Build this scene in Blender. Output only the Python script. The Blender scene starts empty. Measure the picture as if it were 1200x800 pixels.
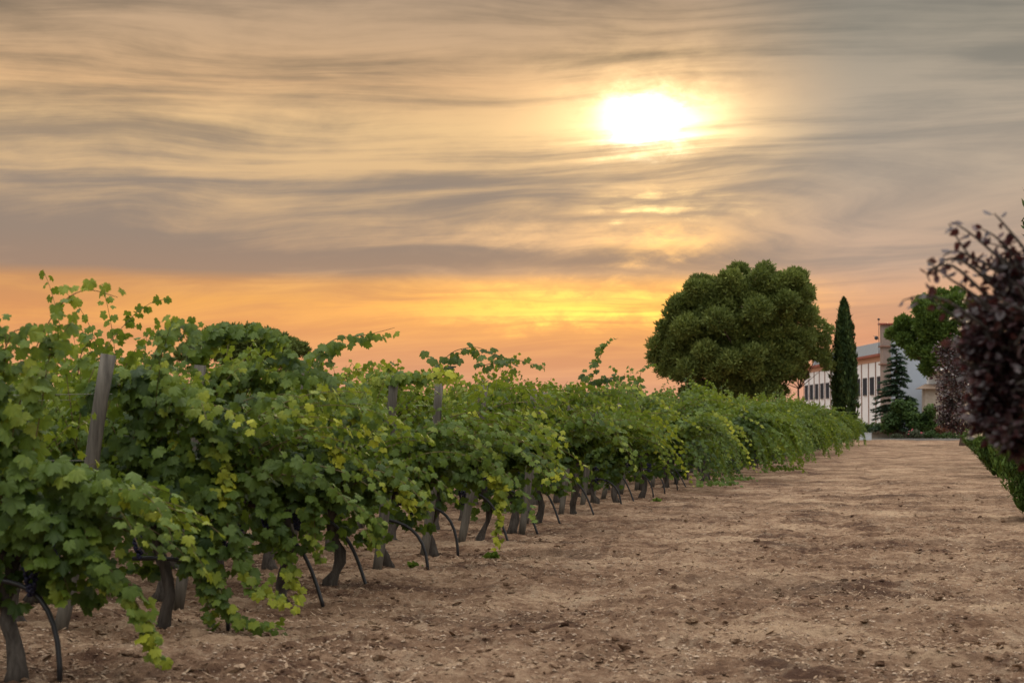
import bpy, math, random
import numpy as np
from mathutils import Vector, Matrix
S = bpy.context.scene
COL = S.collection

# ------------------------------------------------------------------ camera
F, H, YH, VX = 2400.0, 1.5, 498.0, 1095.0          # focal length in photo pixels, eye height, horizon row, lane vanishing column
pitch = math.atan((YH-400)/F); yaw = math.atan((VX-600)/F)
cam = bpy.data.cameras.new('camera'); cam.lens = 72.0; cam.sensor_width = 36.0
cam.clip_start = 0.1; cam.clip_end = 9000
cam.dof.use_dof = True; cam.dof.focus_distance = 30.0; cam.dof.aperture_fstop = 5.0
co = bpy.data.objects.new('camera', cam); COL.objects.link(co)
co.location = (0, 0, H); co.rotation_euler = (math.pi/2+pitch, 0, yaw)
S.camera = co
fw = np.array([-math.sin(yaw)*math.cos(pitch), math.cos(yaw)*math.cos(pitch), math.sin(pitch)])
rt = np.array([math.cos(yaw), math.sin(yaw), 0.0]); upv = np.cross(rt, fw)
def ray(px, py): return fw+rt*(px-600)/F+upv*(400-py)/F
def P(px, py, Y):
    d = ray(px, py); return d*(Y/d[1])+np.array([0, 0, H])
def G(px, py):
    d = ray(px, py); return d*(-H/d[2])+np.array([0, 0, H])

# ------------------------------------------------------------------ world
def lin(c):
    return tuple((x/255/12.92 if x/255 <= 0.04045 else ((x/255+0.055)/1.055)**2.4) for x in c)
W = bpy.data.worlds.new('World'); S.world = W; W.use_nodes = True
wt = W.node_tree; wt.nodes.clear()
class NT:
    def __init__(s, t): s.t = t
    def n(s, typ, **k):
        nd = s.t.nodes.new(typ)
        for a, b in k.items(): setattr(nd, a, b)
        return nd
    def put(s, sock, v):
        if isinstance(v, bpy.types.NodeSocket): s.t.links.new(v, sock)
        elif v is not None:
            if hasattr(sock, 'default_value'):
                try: sock.default_value = v
                except Exception: sock.default_value = (*v, 1.0)
    def m(s, op, a, b=None, c=None, clamp=False):
        nd = s.n('ShaderNodeMath', operation=op); nd.use_clamp = clamp
        for i, v in enumerate((a, b, c)):
            if v is not None: s.put(nd.inputs[i], v)
        return nd.outputs[0]
    def add(s, a, b): return s.m('ADD', a, b)
    def sub(s, a, b): return s.m('SUBTRACT', a, b)
    def mul(s, a, b): return s.m('MULTIPLY', a, b)
    def sstep(s, v, a, b):
        nd = s.n('ShaderNodeMapRange', interpolation_type='SMOOTHSTEP'); s.put(nd.inputs[0], v)
        nd.inputs[1].default_value = a; nd.inputs[2].default_value = b
        return nd.outputs[0]
    def xyz(s, x, y, z=0.0):
        nd = s.n('ShaderNodeCombineXYZ'); s.put(nd.inputs[0], x); s.put(nd.inputs[1], y); s.put(nd.inputs[2], z); return nd.outputs[0]
    def noise(s, vec, scale=1.0, detail=4, rough=0.5, dist=0.0, out=0):
        nd = s.n('ShaderNodeTexNoise'); s.put(nd.inputs['Vector'], vec); s.put(nd.inputs['Scale'], scale)
        nd.inputs['Detail'].default_value = detail; nd.inputs['Roughness'].default_value = rough
        nd.inputs['Distortion'].default_value = dist; return nd.outputs[out]
    def ramp(s, v, pts, interp='LINEAR'):
        nd = s.n('ShaderNodeValToRGB'); s.put(nd.inputs[0], v); cr = nd.color_ramp; cr.interpolation = interp
        while len(cr.elements) < len(pts): cr.elements.new(0.5)
        for e, (p, c) in zip(cr.elements, pts):
            e.position = p; e.color = (*c, 1)
        return nd.outputs[0]
    def mix(s, f, a, b, typ='MIX'):
        nd = s.n('ShaderNodeMix', data_type='RGBA', blend_type=typ); s.put(nd.inputs[0], f)
        s.put(nd.inputs[6], a); s.put(nd.inputs[7], b); return nd.outputs[2]
w = NT(wt)
tc = w.n('ShaderNodeTexCoord'); sp = w.n('ShaderNodeSeparateXYZ'); wt.links.new(tc.outputs['Generated'], sp.inputs[0])
D = 57.29578
U = w.mul(w.m('ARCTAN2', sp.outputs[0], sp.outputs[1]), D)          # azimuth in degrees, 0 along the lane
V0 = w.mul(w.m('ARCSINE', sp.outputs[2]), D)                        # elevation in degrees
wa = w.noise(w.xyz(w.mul(U, .16), w.mul(V0, .35), 3.1), 1.0, 3, .5)
wb = w.noise(w.xyz(w.mul(U, .05), w.mul(V0, .16), 8.7), 1.0, 2, .5)
Vw = w.add(V0, w.add(w.add(w.mul(w.sub(wa, .5), .9), w.mul(w.sub(wb, .5), 2.4)), w.mul(U, .018)))
# cloud sheet seen in perspective: streaks thin out and crowd towards the horizon, broaden overhead
Vc = w.m('MAXIMUM', w.add(V0, 4.5), .6)
Uq = w.m('DIVIDE', w.mul(w.add(U, 34), 9.0), Vc)
Bq = w.mul(w.m('LOGARITHM', Vc, 2.71828), 9.5)
wc = w.noise(w.xyz(w.mul(Uq, .055), w.mul(Bq, .24), 6.3), 1.0, 2, .5)
wd = w.noise(w.xyz(w.mul(Uq, .22), w.mul(Bq, .55), 1.9), 1.0, 2, .5)
V2 = w.add(Bq, w.add(w.mul(w.sub(wc, .5), 4.2), w.mul(w.sub(wd, .5), .40)))
s1 = w.noise(w.xyz(w.mul(Uq, .055), w.mul(V2, .62), 4.7), 1.0, 4, .50, .1)     # broad soft banks
s2 = w.noise(w.xyz(w.mul(Uq, .085), w.mul(V2, 2.2), 5.2), 1.0, 8, .60, .1)      # wisps
s3 = w.noise(w.xyz(w.mul(Uq, .45), w.mul(V2, 4.2), 2.2), 1.0, 7, .62, .2)
s4 = w.noise(w.xyz(w.mul(Uq, .26), w.mul(w.add(V2, w.mul(Uq, .10)), .9), 9.1), 1.0, 6, .58, .2)   # ragged patches
s5 = w.noise(w.xyz(w.mul(U, 1.1), w.mul(V0, 2.2), 1.3), 1.0, 6, .62, .3)
       # fine threads
V = w.add(V0, w.add(w.mul(w.sub(wa, .5), .35), w.mul(w.add(U, 12), .012)))
def gau(u0, v0, su, sv, vv=None):
    a = w.mul(w.sub(U, u0), 1/su); b = w.mul(w.sub(vv or V0, v0), 1/sv)
    return w.m('EXPONENT', w.mul(w.add(w.mul(a, a), w.mul(b, b)), -1.0))
vn = w.mul(V, 1/14.0)
def R(lst): return [(a/14.0, lin(c)) for a, c in lst]
bright = w.ramp(vn, R([(0, (226, 172, 144)), (1.4, (236, 170, 122)), (2.4, (240, 170, 104)), (3.4, (242, 174, 94)), (4.02, (238, 178, 112)),
                       (4.3, (198, 160, 128)), (6, (214, 178, 136)), (8.2, (238, 198, 144)), (9.4, (228, 184, 136)), (10.6, (204, 170, 134)), (12.5, (180, 156, 132))]))
dark = w.ramp(vn, R([(0, (214, 160, 136)), (1.6, (222, 156, 112)), (2.8, (220, 150, 96)), (3.9, (204, 148, 100)), (4.25, (164, 136, 116)),
                     (5.2, (156, 136, 120)), (6.6, (154, 137, 122)), (8.0, (164, 142, 118)), (9.4, (154, 131, 106)), (10.6, (134, 116, 96)), (12.5, (130, 116, 102))]))
bias = w.add(w.add(w.mul(gau(-16, 8.75, 12, .75, Vw), .34), w.mul(gau(-19, 6.2, 9, .75, Vw), -.30)),
             w.add(w.mul(gau(-16, 4.72, 16, .42), -.65), w.mul(gau(-9, 7.15, 5, .35, Vw), -.45)))
tt = w.add(w.add(w.mul(w.sub(s1, .5), 3.2), w.add(w.add(w.mul(w.sub(s2, .5), 1.9), w.mul(w.sub(s4, .5), 1.5)), w.mul(w.sub(s3, .5), .85))), w.add(bias, .55))
T = w.sstep(tt, -.15, 1.12)
base = w.mix(T, dark, bright)
rb = w.ramp(vn, R([(0, (214, 160, 140)), (2.6, (226, 160, 122)), (3.6, (222, 168, 130)), (4.6, (206, 172, 146)), (7, (192, 172, 150)), (9, (184, 168, 148)), (11, (162, 152, 136)), (12.5, (146, 140, 128))]))
rd = w.ramp(vn, R([(0, (206, 150, 130)), (2.6, (214, 152, 116)), (3.6, (196, 152, 124)), (4.6, (172, 150, 134)), (7, (164, 150, 136)), (9, (150, 142, 130)), (11, (134, 129, 118)), (12.5, (126, 122, 114))]))
base = w.mix(w.sstep(U, -7.5, -1.5), base, w.mix(T, rd, rb))
def glow(g, col, k):
    nd = w.n('ShaderNodeVectorMath', operation='SCALE'); nd.inputs[0].default_value = col; w.put(nd.inputs['Scale'], w.mul(g, k)); return nd.outputs[0]
def vadd(a, b):
    nd = w.n('ShaderNodeVectorMath', operation='ADD'); w.put(nd.inputs[0], a); w.put(nd.inputs[1], b); return nd.outputs[0]
gate = w.add(w.mul(T, .85), .25)
Vs = w.add(V0, w.add(w.mul(w.sub(s2, .5), 1.5), w.mul(w.sub(s5, .5), 1.6)))
G1 = [(w.mul(gau(-7.9, 8.45, .86, .54, Vs), w.add(w.mul(T, .8), .35)), (1.0, .86, .60), 2.9),
      (w.mul(gau(-7.6, 8.5, 1.35, .62, Vs), w.add(w.mul(w.mul(T, T), 1.2), .08)), (1.0, .78, .42), 1.6),
      (w.mul(gau(-7.9, 8.5, 2.9, 1.6, Vs), gate), (1.0, .66, .28), .80),
      (w.mul(gau(-7.5, 6.15, 1.5, .26, Vs), w.mul(T, T)), (1.0, .68, .22), 2.6),
      (w.mul(gau(-7.6, 4.95, 1.5, .42, Vs), gate), (1.0, .50, .06), .85),
      (w.mul(gau(-11.0, 5.3, 3.6, .38, Vs), gate), (1.0, .55, .18), .28),
      (w.mul(gau(-8.9, 3.40, 4.6, .45, Vs), w.sstep(s2, .3, .60)), (1.0, .48, .04), 1.0),
      (gau(-11.5, 3.2, 9.0, 1.0), (1.0, .52, .08), .17),
      (w.mul(gau(-7.9, 5.9, 3.6, 1.6, Vs), gate), (1.0, .52, .12), .26)]
skyc = base
for g, c, k in G1: skyc = vadd(skyc, glow(g, c, k))
# the unseen upper and rear sky: thin high cloud over clear blue, brighter than the veiled west
nis = w.n('ShaderNodeTexSky', sky_type='NISHITA'); nis.sun_disc = False
SUN_EL, SUN_AZ = math.radians(8.62), math.radians(-7.94)
nis.sun_elevation = SUN_EL; nis.sun_rotation = SUN_AZ
nb = w.n('ShaderNodeBackground'); wt.links.new(nis.outputs[0], nb.inputs[0]); nb.inputs[1].default_value = 0.12
hc = w.noise(w.xyz(sp.outputs[0], sp.outputs[1], sp.outputs[2]), 2.2, 5, .55, .4)
hi0 = w.mix(w.sstep(hc, .35, .7), (1.22, 1.17, 1.12), (1.9, 1.76, 1.62))
hv = w.n('ShaderNodeVectorMath', operation='SCALE'); w.put(hv.inputs[0], hi0)
w.put(hv.inputs['Scale'], w.add(.30, w.mul(w.sstep(V0, 8.0, 72.0), 1.85))); hi = hv.outputs[0]
up_ = w.sstep(V0, 14.0, 34.0); side = w.sstep(w.m('ABSOLUTE', w.add(U, 10)), 45.0, 110.0)
bl = w.m('MAXIMUM', up_, side)
cl = w.mix(bl, skyc, hi)
cb = w.n('ShaderNodeBackground'); wt.links.new(cl, cb.inputs[0]); cb.inputs[1].default_value = 1.0
ms = w.n('ShaderNodeMixShader'); w.put(ms.inputs[0], w.sub(1.0, w.mul(bl, .25)))
wt.links.new(nb.outputs[0], ms.inputs[1]); wt.links.new(cb.outputs[0], ms.inputs[2])
wo = w.n('ShaderNodeOutputWorld'); wt.links.new(ms.outputs[0], wo.inputs[0])
W.cycles.sampling_method = 'MANUAL'; W.cycles.sample_map_resolution = 1024

# ------------------------------------------------------------------ sun behind thin cloud, exposure
sl = bpy.data.lights.new('sun', 'SUN'); sl.energy = 1.6; sl.angle = math.radians(11); sl.color = (1.0, .74, .45)
so = bpy.data.objects.new('sun', sl); COL.objects.link(so)
sd = Vector((math.sin(SUN_AZ)*math.cos(SUN_EL), math.cos(SUN_AZ)*math.cos(SUN_EL), math.sin(SUN_EL)))
so.rotation_euler = sd.to_track_quat('Z', 'Y').to_euler(); so.location = (-30, 60, 60)
S.view_settings.view_transform = 'Standard'; S.view_settings.look = 'None'; S.view_settings.gamma = 1.0
S.view_settings.exposure = 0.0; S.view_settings.use_curve_mapping = False
S.render.engine = 'CYCLES'
S.cycles.max_bounces = 6; S.cycles.diffuse_bounces = 2; S.cycles.transmission_bounces = 3; S.cycles.use_denoising = True
S.render.use_persistent_data = False

# ------------------------------------------------------------------ materials
def mat(name):
    m = bpy.data.materials.new(name); m.use_nodes = True; t = m.node_tree
    for nd in list(t.nodes): t.nodes.remove(nd)
    x = NT(t); o = x.n('ShaderNodeOutputMaterial'); p = x.n('ShaderNodeBsdfPrincipled')
    t.links.new(p.outputs[0], o.inputs[0]); return m, x, p, o
def coords(x, kind='Object'):
    return x.n('ShaderNodeTexCoord').outputs[kind]
def bump(x, p, h, strength, dist):
    b = x.n('ShaderNodeBump'); b.inputs['Strength'].default_value = strength; b.inputs['Distance'].default_value = dist
    x.put(b.inputs['Height'], h); x.t.links.new(b.outputs[0], p.inputs['Normal'])
def leafmat(name, cols, trans=.35, tcol=(.30, .42, .05), rough=.5, spec=.35, trans_mul=1.0):
    """cols: dark, mid, light by the per-leaf tone"""
    m, x, p, o = mat(name)
    a = x.n('ShaderNodeAttribute', attribute_name='tone').outputs['Fac']
    nz = x.noise(coords(x), 2.0, 2, .5); fine = x.noise(coords(x), 38.0, 3, .6)
    v = x.add(a, x.add(x.mul(x.sub(nz, .5), .35), x.mul(x.sub(fine, .5), .22)))
    c = x.ramp(v, [(0.0, cols[0]), (.45, cols[1]), (1.0, cols[2])])
    x.put(p.inputs['Base Color'], c); p.inputs['Roughness'].default_value = rough
    p.inputs['Specular IOR Level'].default_value = spec
    tr = x.n('ShaderNodeBsdfTranslucent'); x.put(tr.inputs[0], x.mix(.6, c, tcol))
    mx = x.n('ShaderNodeMixShader'); mx.inputs[0].default_value = trans
    x.t.links.new(p.outputs[0], mx.inputs[1]); x.t.links.new(tr.outputs[0], mx.inputs[2]); x.t.links.new(mx.outputs[0], o.inputs[0])
    return m
def plain(name, c1, c2=None, scale=6.0, rough=.8, bumpd=0.0, stretch=(1, 1, 1), spec=.3, metal=0.0, detail=6):
    m, x, p, o = mat(name)
    mp = x.n('ShaderNodeMapping'); x.t.links.new(coords(x), mp.inputs[0]); mp.inputs['Scale'].default_value = stretch
    nz = x.noise(mp.outputs[0], scale, detail, .62)
    c2 = c2 or tuple(v*.75 for v in c1)
    x.put(p.inputs['Base Color'], x.ramp(nz, [(.3, c2), (.7, c1)])); p.inputs['Roughness'].default_value = rough
    p.inputs['Specular IOR Level'].default_value = spec; p.inputs['Metallic'].default_value = metal
    if bumpd: bump(x, p, nz, 1.0, bumpd)
    return m
M = {}
M['vine'] = leafmat('vine leaf', [(.017, .045, .011), (.094, .152, .020), (.42, .43, .03)], .28, (.30, .42, .04), .55, .28)
M['cane'] = plain('green brown shoot', (.16, .13, .05), (.09, .06, .03), 30)
M['bark'] = plain('vine bark', (.11, .095, .08), (.035, .028, .024), 22, .95, .02, (1, 1, .18))
M['wood'] = plain('weathered post', (.165, .15, .125), (.055, .05, .042), 26, .9, .008, (1, 1, .10))
M['hose'] = plain('black pipe', (.018, .019, .022), (.012, .012, .014), 20, .42, 0, spec=.5)
M['wire'] = plain('wire', (.22, .21, .20), (.12, .11, .1), 40, .5, metal=.7)
M['grape'] = plain('grape', (.020, .022, .060), (.008, .008, .022), 60, .5)
M['pine'] = leafmat('pine needles', [(.075, .105, .03), (.16, .20, .052), (.30, .35, .09)], .25, (.18, .24, .04), .7, .2)
M['pinefar'] = leafmat('far pine needles', [(.06, .09, .026), (.11, .15, .038), (.2, .25, .06)], .25, (.14, .18, .03), .7, .2)
M['pinegreen'] = leafmat('fresh pine needles', [(.045, .085, .018), (.088, .145, .034), (.17, .25, .05)], .28, (.18, .28, .03), .7, .2)
M['cypress'] = leafmat('cypress scales', [(.022, .044, .018), (.048, .084, .028), (.11, .15, .04)], .15, (.08, .12, .02), .75, .15)
M['cedar'] = leafmat('cedar needles', [(.02, .045, .03), (.04, .08, .045), (.08, .14, .07)], .15, (.08, .12, .04), .7, .2)
M['shrub'] = leafmat('shrub leaf', [(.024, .055, .016), (.05, .10, .024), (.12, .19, .035)], .25, (.12, .18, .03), .6, .25)
M['olive'] = leafmat('grey green leaf', [(.05, .065, .04), (.10, .12, .07), (.20, .22, .12)], .2, (.12, .15, .06), .7, .2)
M['redleaf'] = leafmat('reddish leaf', [(.08, .05, .03), (.20, .09, .05), (.40, .14, .09)], .2, (.3, .08, .04), .7, .2)
M['plum'] = leafmat('purple plum leaf', [(.011, .007, .009), (.036, .018, .022), (.14, .072, .072)], .17, (.22, .05, .04), .34, .6)
M['thuja'] = leafmat('thuja spray', [(.035, .070, .018), (.08, .14, .028), (.17, .26, .045)], .2, (.12, .18, .02), .7, .2)
M['weed'] = leafmat('weed', [(.06, .12, .02), (.12, .20, .03), (.24, .32, .05)], .3, (.25, .35, .05), .6, .2)
M['flower'] = plain('pink flower', (.55, .14, .18), (.38, .08, .10), 5)
M['pinebark'] = plain('pine bark', (.16, .11, .08), (.07, .05, .04), 4, .95, .05, (1, 1, .3))
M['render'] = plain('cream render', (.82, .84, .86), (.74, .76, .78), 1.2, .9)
M['shadewall'] = plain('shade-tinted white render', (.44, .50, .58), (.39, .45, .53), .6, .9)  # white gable wall with its blue-grey sky shade put into the colour
M['pil'] = plain('brown brick strip', (.30, .18, .14), (.22, .13, .10), 5, .9)
M['brick'] = plain('brick pier', (.34, .28, .25), (.23, .18, .16), 7, .9, .01, (1, 1, 4))
M['cornice'] = plain('salmon cornice', (.56, .33, .23), (.46, .26, .18), 3, .85)
M['redtile'] = plain('red roof tile', (.34, .11, .07), (.22, .07, .05), 9, .85, .02)
M['metalroof'] = plain('blue grey roof sheet', (.19, .23, .27), (.155, .19, .225), 3, .7, 0, (6, .2, 1))
M['glass'] = plain('dark window glass', (.022, .038, .062), (.015, .026, .045), 1.0, .5, 0, spec=.04)
M['frame'] = plain('dark window frame', (.06, .07, .08), None, 6, .5)
M['iron'] = plain('black iron', (.025, .025, .03), None, 6, .5)
M['beige'] = plain('beige stone', (.44, .40, .34), (.33, .29, .24), 3, .9, .01)
M['oldtile'] = plain('faded roof tile', (.30, .22, .16), (.18, .13, .10), 8, .9, .02)
M['kerb'] = plain('grey concrete', (.30, .30, .29), (.22, .22, .21), 4, .9)
M['trough'] = plain('white trough', (.62, .68, .74), (.52, .58, .64), 2, .7)
M['stone'] = plain('pale pebble', (.50, .40, .30), (.24, .16, .105), 22, .85)
M['straw'] = plain('dry litter', (.46, .335, .22), (.13, .08, .052), 28, .85, detail=2)

def soilmat():
    m, x, p, o = mat('dry reddish soil')
    c = coords(x)
    big = x.noise(c, .45, 9, .72); mid = x.noise(c, 1.7, 5, .65, .5); fin = x.noise(c, 13.0, 6, .7); grit = x.noise(c, 55.0, 4, .7)
    mp = x.n('ShaderNodeMapping'); x.t.links.new(c, mp.inputs[0]); mp.inputs['Scale'].default_value = (.5, 3.2, 1)
    rake = x.noise(mp.outputs[0], 2.2, 5, .65, 1.2)
    v = x.add(x.add(x.mul(x.sub(big, .5), 1.9), x.mul(x.sub(mid, .5), .75)), x.add(x.mul(x.sub(fin, .5), .9), x.mul(x.sub(rake, .5), .7)))
    v = x.add(v, .5)
    col = x.ramp(v, [(0.22, (.088, .047, .030)), (.42, (.190, .112, .068)), (.57, (.282, .180, .113)), (.82, (.46, .325, .212))])
    col = x.mix(x.mul(x.sstep(grit, .62, .74), .55), col, (.56, .46, .34))
    col = x.mix(x.mul(x.sstep(mid, .60, .78), .35), col, (.22, .10, .066))
    patch = x.noise(c, .35, 3, .5)
    m2 = x.n('ShaderNodeMapping'); x.t.links.new(c, m2.inputs[0]); m2.inputs['Scale'].default_value = (2.6, 1.0, 1)
    dash = x.noise(m2.outputs[0], 1.0, 7, .78, .6)
    col = x.mix(x.mul(x.sstep(dash, .54, .68), .50), col, (.125, .078, .050))
    col = x.mix(x.mul(x.sstep(dash, .47, .36), .55), col, (.40, .30, .205))
    col = x.mix(x.mul(x.sstep(patch, .52, .72), .30), col, (.20, .145, .098))
    x.put(p.inputs['Base Color'], col); p.inputs['Roughness'].default_value = .95; p.inputs['Specular IOR Level'].default_value = .15
    bump(x, p, x.add(x.add(x.mul(fin, .6), x.mul(grit, .25)), x.mul(rake, .4)), 1.0, .12)
    return m
M['soil'] = soilmat()

# ------------------------------------------------------------------ mesh helpers
rng = np.random.default_rng(11)
def mk(name, verts, faces, m, parent=None, smooth=True, attrs=None, loc=None):
    """verts (n,3); faces: array (k,3|4) or list of arrays"""
    if not isinstance(faces, list): faces = [faces]
    verts = np.asarray(verts, dtype=np.float32)
    me = bpy.data.meshes.new(name)
    idx = np.concatenate([np.asarray(f, dtype=np.int32).ravel() for f in faces])
    tot = np.concatenate([np.full(len(f), np.asarray(f).shape[1], dtype=np.int32) for f in faces])
    st = np.concatenate([[0], np.cumsum(tot)[:-1]]).astype(np.int32)
    me.vertices.add(len(verts)); me.vertices.foreach_set('co', verts.ravel())
    me.loops.add(len(idx)); me.loops.foreach_set('vertex_index', idx)
    me.polygons.add(len(tot)); me.polygons.foreach_set('loop_start', st); me.polygons.foreach_set('loop_total', tot)
    me.polygons.foreach_set('use_smooth', np.full(len(tot), bool(smooth)))
    me.update(calc_edges=True)
    for k, v in (attrs or {}).items():
        a = me.attributes.new(k, 'FLOAT', 'POINT'); a.data.foreach_set('value', np.asarray(v, dtype=np.float32))
    me.materials.append(m)
    o = bpy.data.objects.new(name, me); COL.objects.link(o)
    if parent: o.parent = parent
    if loc is not None: o.location = loc
    return o
class MB:
    """collects shapes for one mesh"""
    def __init__(s): s.v = []; s.q = []; s.t = []; s.n = 0
    def addm(s, v, q=None, t=None):
        v = np.asarray(v, float); 
        if q is not None and len(q): s.q.append(np.asarray(q)+s.n)
        if t is not None and len(t): s.t.append(np.asarray(t)+s.n)
        s.v.append(v); s.n += len(v)
    def box(s, x0, x1, y0, y1, z0, z1):
        v = [(x, y, z) for z in (z0, z1) for y in (y0, y1) for x in (x0, x1)]
        s.addm(v, [(0, 2, 3, 1), (4, 5, 7, 6), (0, 1, 5, 4), (2, 6, 7, 3), (0, 4, 6, 2), (1, 3, 7, 5)]); return s
    def tube(s, pts, rad, k=7, cap=True):
        pts = np.asarray(pts, float); n = len(pts); rad = np.broadcast_to(np.asarray(rad, float), (n,))
        tg = np.gradient(pts, axis=0); tg /= np.linalg.norm(tg, axis=1)[:, None]+1e-9
        ref = np.array([.31, .95, .1]) if abs(tg[0][1]) < .9 else np.array([1., 0, 0])
        a = np.cross(tg, ref); a /= np.linalg.norm(a, axis=1)[:, None]+1e-9; b = np.cross(tg, a)
        th = np.arange(k)/k*2*math.pi
        v = pts[:, None, :]+rad[:, None, None]*(a[:, None, :]*np.cos(th)[None, :, None]+b[:, None, :]*np.sin(th)[None, :, None])
        i = np.arange(n-1)[:, None]*k; j = np.arange(k)[None, :]; j2 = (j+1) % k
        q = np.stack([i+j, i+j2, i+k+j2, i+k+j], -1).reshape(-1, 4)
        v = v.reshape(-1, 3); t = []
        if cap:
            v = np.vstack([v, pts[0], pts[-1]])
            for jj in range(k):
                t.append((n*k, (jj+1) % k, jj)); t.append((n*k+1, (n-1)*k+jj, (n-1)*k+(jj+1) % k))
        s.addm(v, q, t); return s
    def prism(s, poly, z0, z1):
        n = len(poly); v = [(x, y, z0) for x, y in poly]+[(x, y, z1) for x, y in poly]
        c = np.mean(poly, axis=0); v += [(c[0], c[1], z0), (c[0], c[1], z1)]
        s.addm(v, [(i, (i+1) % n, n+(i+1) % n, n+i) for i in range(n)],
               [(2*n, (i+1) % n, i) for i in range(n)]+[(2*n+1, n+i, n+(i+1) % n) for i in range(n)]); return s
    def ball(s, c, r, k=8, rings=5, sc=(1, 1, 1), jit=0.0):
        v = []
        for i in range(1, rings):
            ph = math.pi*i/rings
            for j in range(k):
                t = 2*math.pi*j/k; v.append((math.sin(ph)*math.cos(t), math.sin(ph)*math.sin(t), math.cos(ph)))
        v = np.array(v+[(0, 0, 1), (0, 0, -1)]); 
        if jit: v *= 1+rng.normal(0, jit, (len(v), 1))
        n = (rings-1)*k
        q = [(i*k+j, (i+1)*k+j, (i+1)*k+(j+1) % k, i*k+(j+1) % k) for i in range(rings-2) for j in range(k)]
        t = [(n, j, (j+1) % k) for j in range(k)]+[(n+1, (rings-2)*k+(j+1) % k, (rings-2)*k+j) for j in range(k)]
        s.addm(v*r*np.array(sc)+np.array(c), q, t); return s
    def build(s, name, m, parent=None, smooth=False, loc=None):
        fs = []
        if s.q: fs.append(np.vstack(s.q))
        if s.t: fs.append(np.vstack(s.t))
        return mk(name, np.vstack(s.v), fs, m, parent, smooth, None, loc)
def unit(a):
    return a/(np.linalg.norm(a, axis=-1, keepdims=True)+1e-9)
def tag(o, label=None, cat=None, group=None, kind=None):
    if label: o['label'] = label
    if cat: o['category'] = cat
    if group: o['group'] = group
    if kind: o['kind'] = kind
    return o
def empty(name, loc, rz=0.0):
    o = bpy.data.objects.new(name, None); COL.objects.link(o); o.location = loc; o.rotation_euler = (0, 0, rz); o.empty_display_size = .2; return o
KIDS = {}
def copy_tree(o, parent=None):
    c = o.copy(); COL.objects.link(c); c.parent = parent
    for ch in [x for x in o.children]: copy_tree(ch, c)
    return c
def sweep_leaves(Pp, Nn, Tt, size, tone, tpl, fold=(.1, .45), curl=(-.1, .45), r=rng):
    """instances of a flat outline template -> verts, tris, tone"""
    tp = np.array(tpl, float); n = len(Pp); k = len(tp)+1
    tx = np.concatenate([[0], tp[:, 0]]); ty = np.concatenate([[0], tp[:, 1]])
    Nn = unit(Nn); Tt = unit(Tt-(Tt*Nn).sum(1, keepdims=True)*Nn); X = np.cross(Tt, Nn)
    fo = r.uniform(*fold, n)[:, None]; cu = r.uniform(*curl, n)[:, None]; rp = r.normal(0, .05, (n, k)); rp[:, 0] = 0
    z = -fo*np.abs(tx)-cu*(ty**2)*.6-cu*.4*(tx**2)+rp
    je = 1+r.normal(0, .06, (n, k)); tx2 = tx*je*(1+r.normal(0, .08, (n, 1))); ty2 = ty*je*(1+r.normal(0, .06, (n, 1)))
    s = size[:, None, None]
    v = Pp[:, None, :]+s*(X[:, None, :]*tx2[:, :, None]+Tt[:, None, :]*ty2[:, :, None]+Nn[:, None, :]*z[:, :, None])
    j = np.arange(1, k); j2 = np.roll(j, -1)
    t = np.stack([np.zeros(k-1, int), j, j2], -1)
    t = (np.arange(n)[:, None, None]*k+t[None]).reshape(-1, 3)
    return v.reshape(-1, 3), t, np.repeat(tone, k)
def polar(l):
    a = [(math.radians(d), r) for d, r in l]
    right = [(math.sin(t)*r, math.cos(t)*r) for t, r in a]
    left = [(-x, y) for x, y in right[1:]][::-1]
    return right+left
VINE_HI = polar([(0, 1.0), (10, .80), (17, .84), (24, .70), (31, .64), (41, .76), (47, .74), (56, .90), (64, .78), (72, .78), (82, .66), (92, .60), (106, .70), (118, .66), (128, .72), (146, .58), (160, .52), (172, .22)])
VINE_HI = [(x*1.05, y+.12) for x, y in VINE_HI]
VINE_LO = polar([(0, 1.0), (18, .80), (31, .64), (56, .90), (78, .70), (92, .60), (125, .68), (165, .42)])
VINE_LO = [(x*1.05, y+.12) for x, y in VINE_LO]
OVATE = [(0, 1.0), (.20, .78), (.33, .45), (.28, .15), (0, 0.0), (-.28, .15), (-.33, .45), (-.20, .78)]
PINE = [(0, 1.0), (.13, .55), (.24, .62), (.16, .2), (.05, 0), (-.05, 0), (-.2, .3), (-.14, .7)]
BLADE = [(0, 1.0), (.16, .45), (.06, 0), (-.06, 0), (-.16, .45)]
TUFT = [(0, 1.0), (.16, .62), (.34, .80), (.26, .30), (.05, 0), (-.05, 0), (-.30, .35), (-.30, .78), (-.14, .60)]

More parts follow.
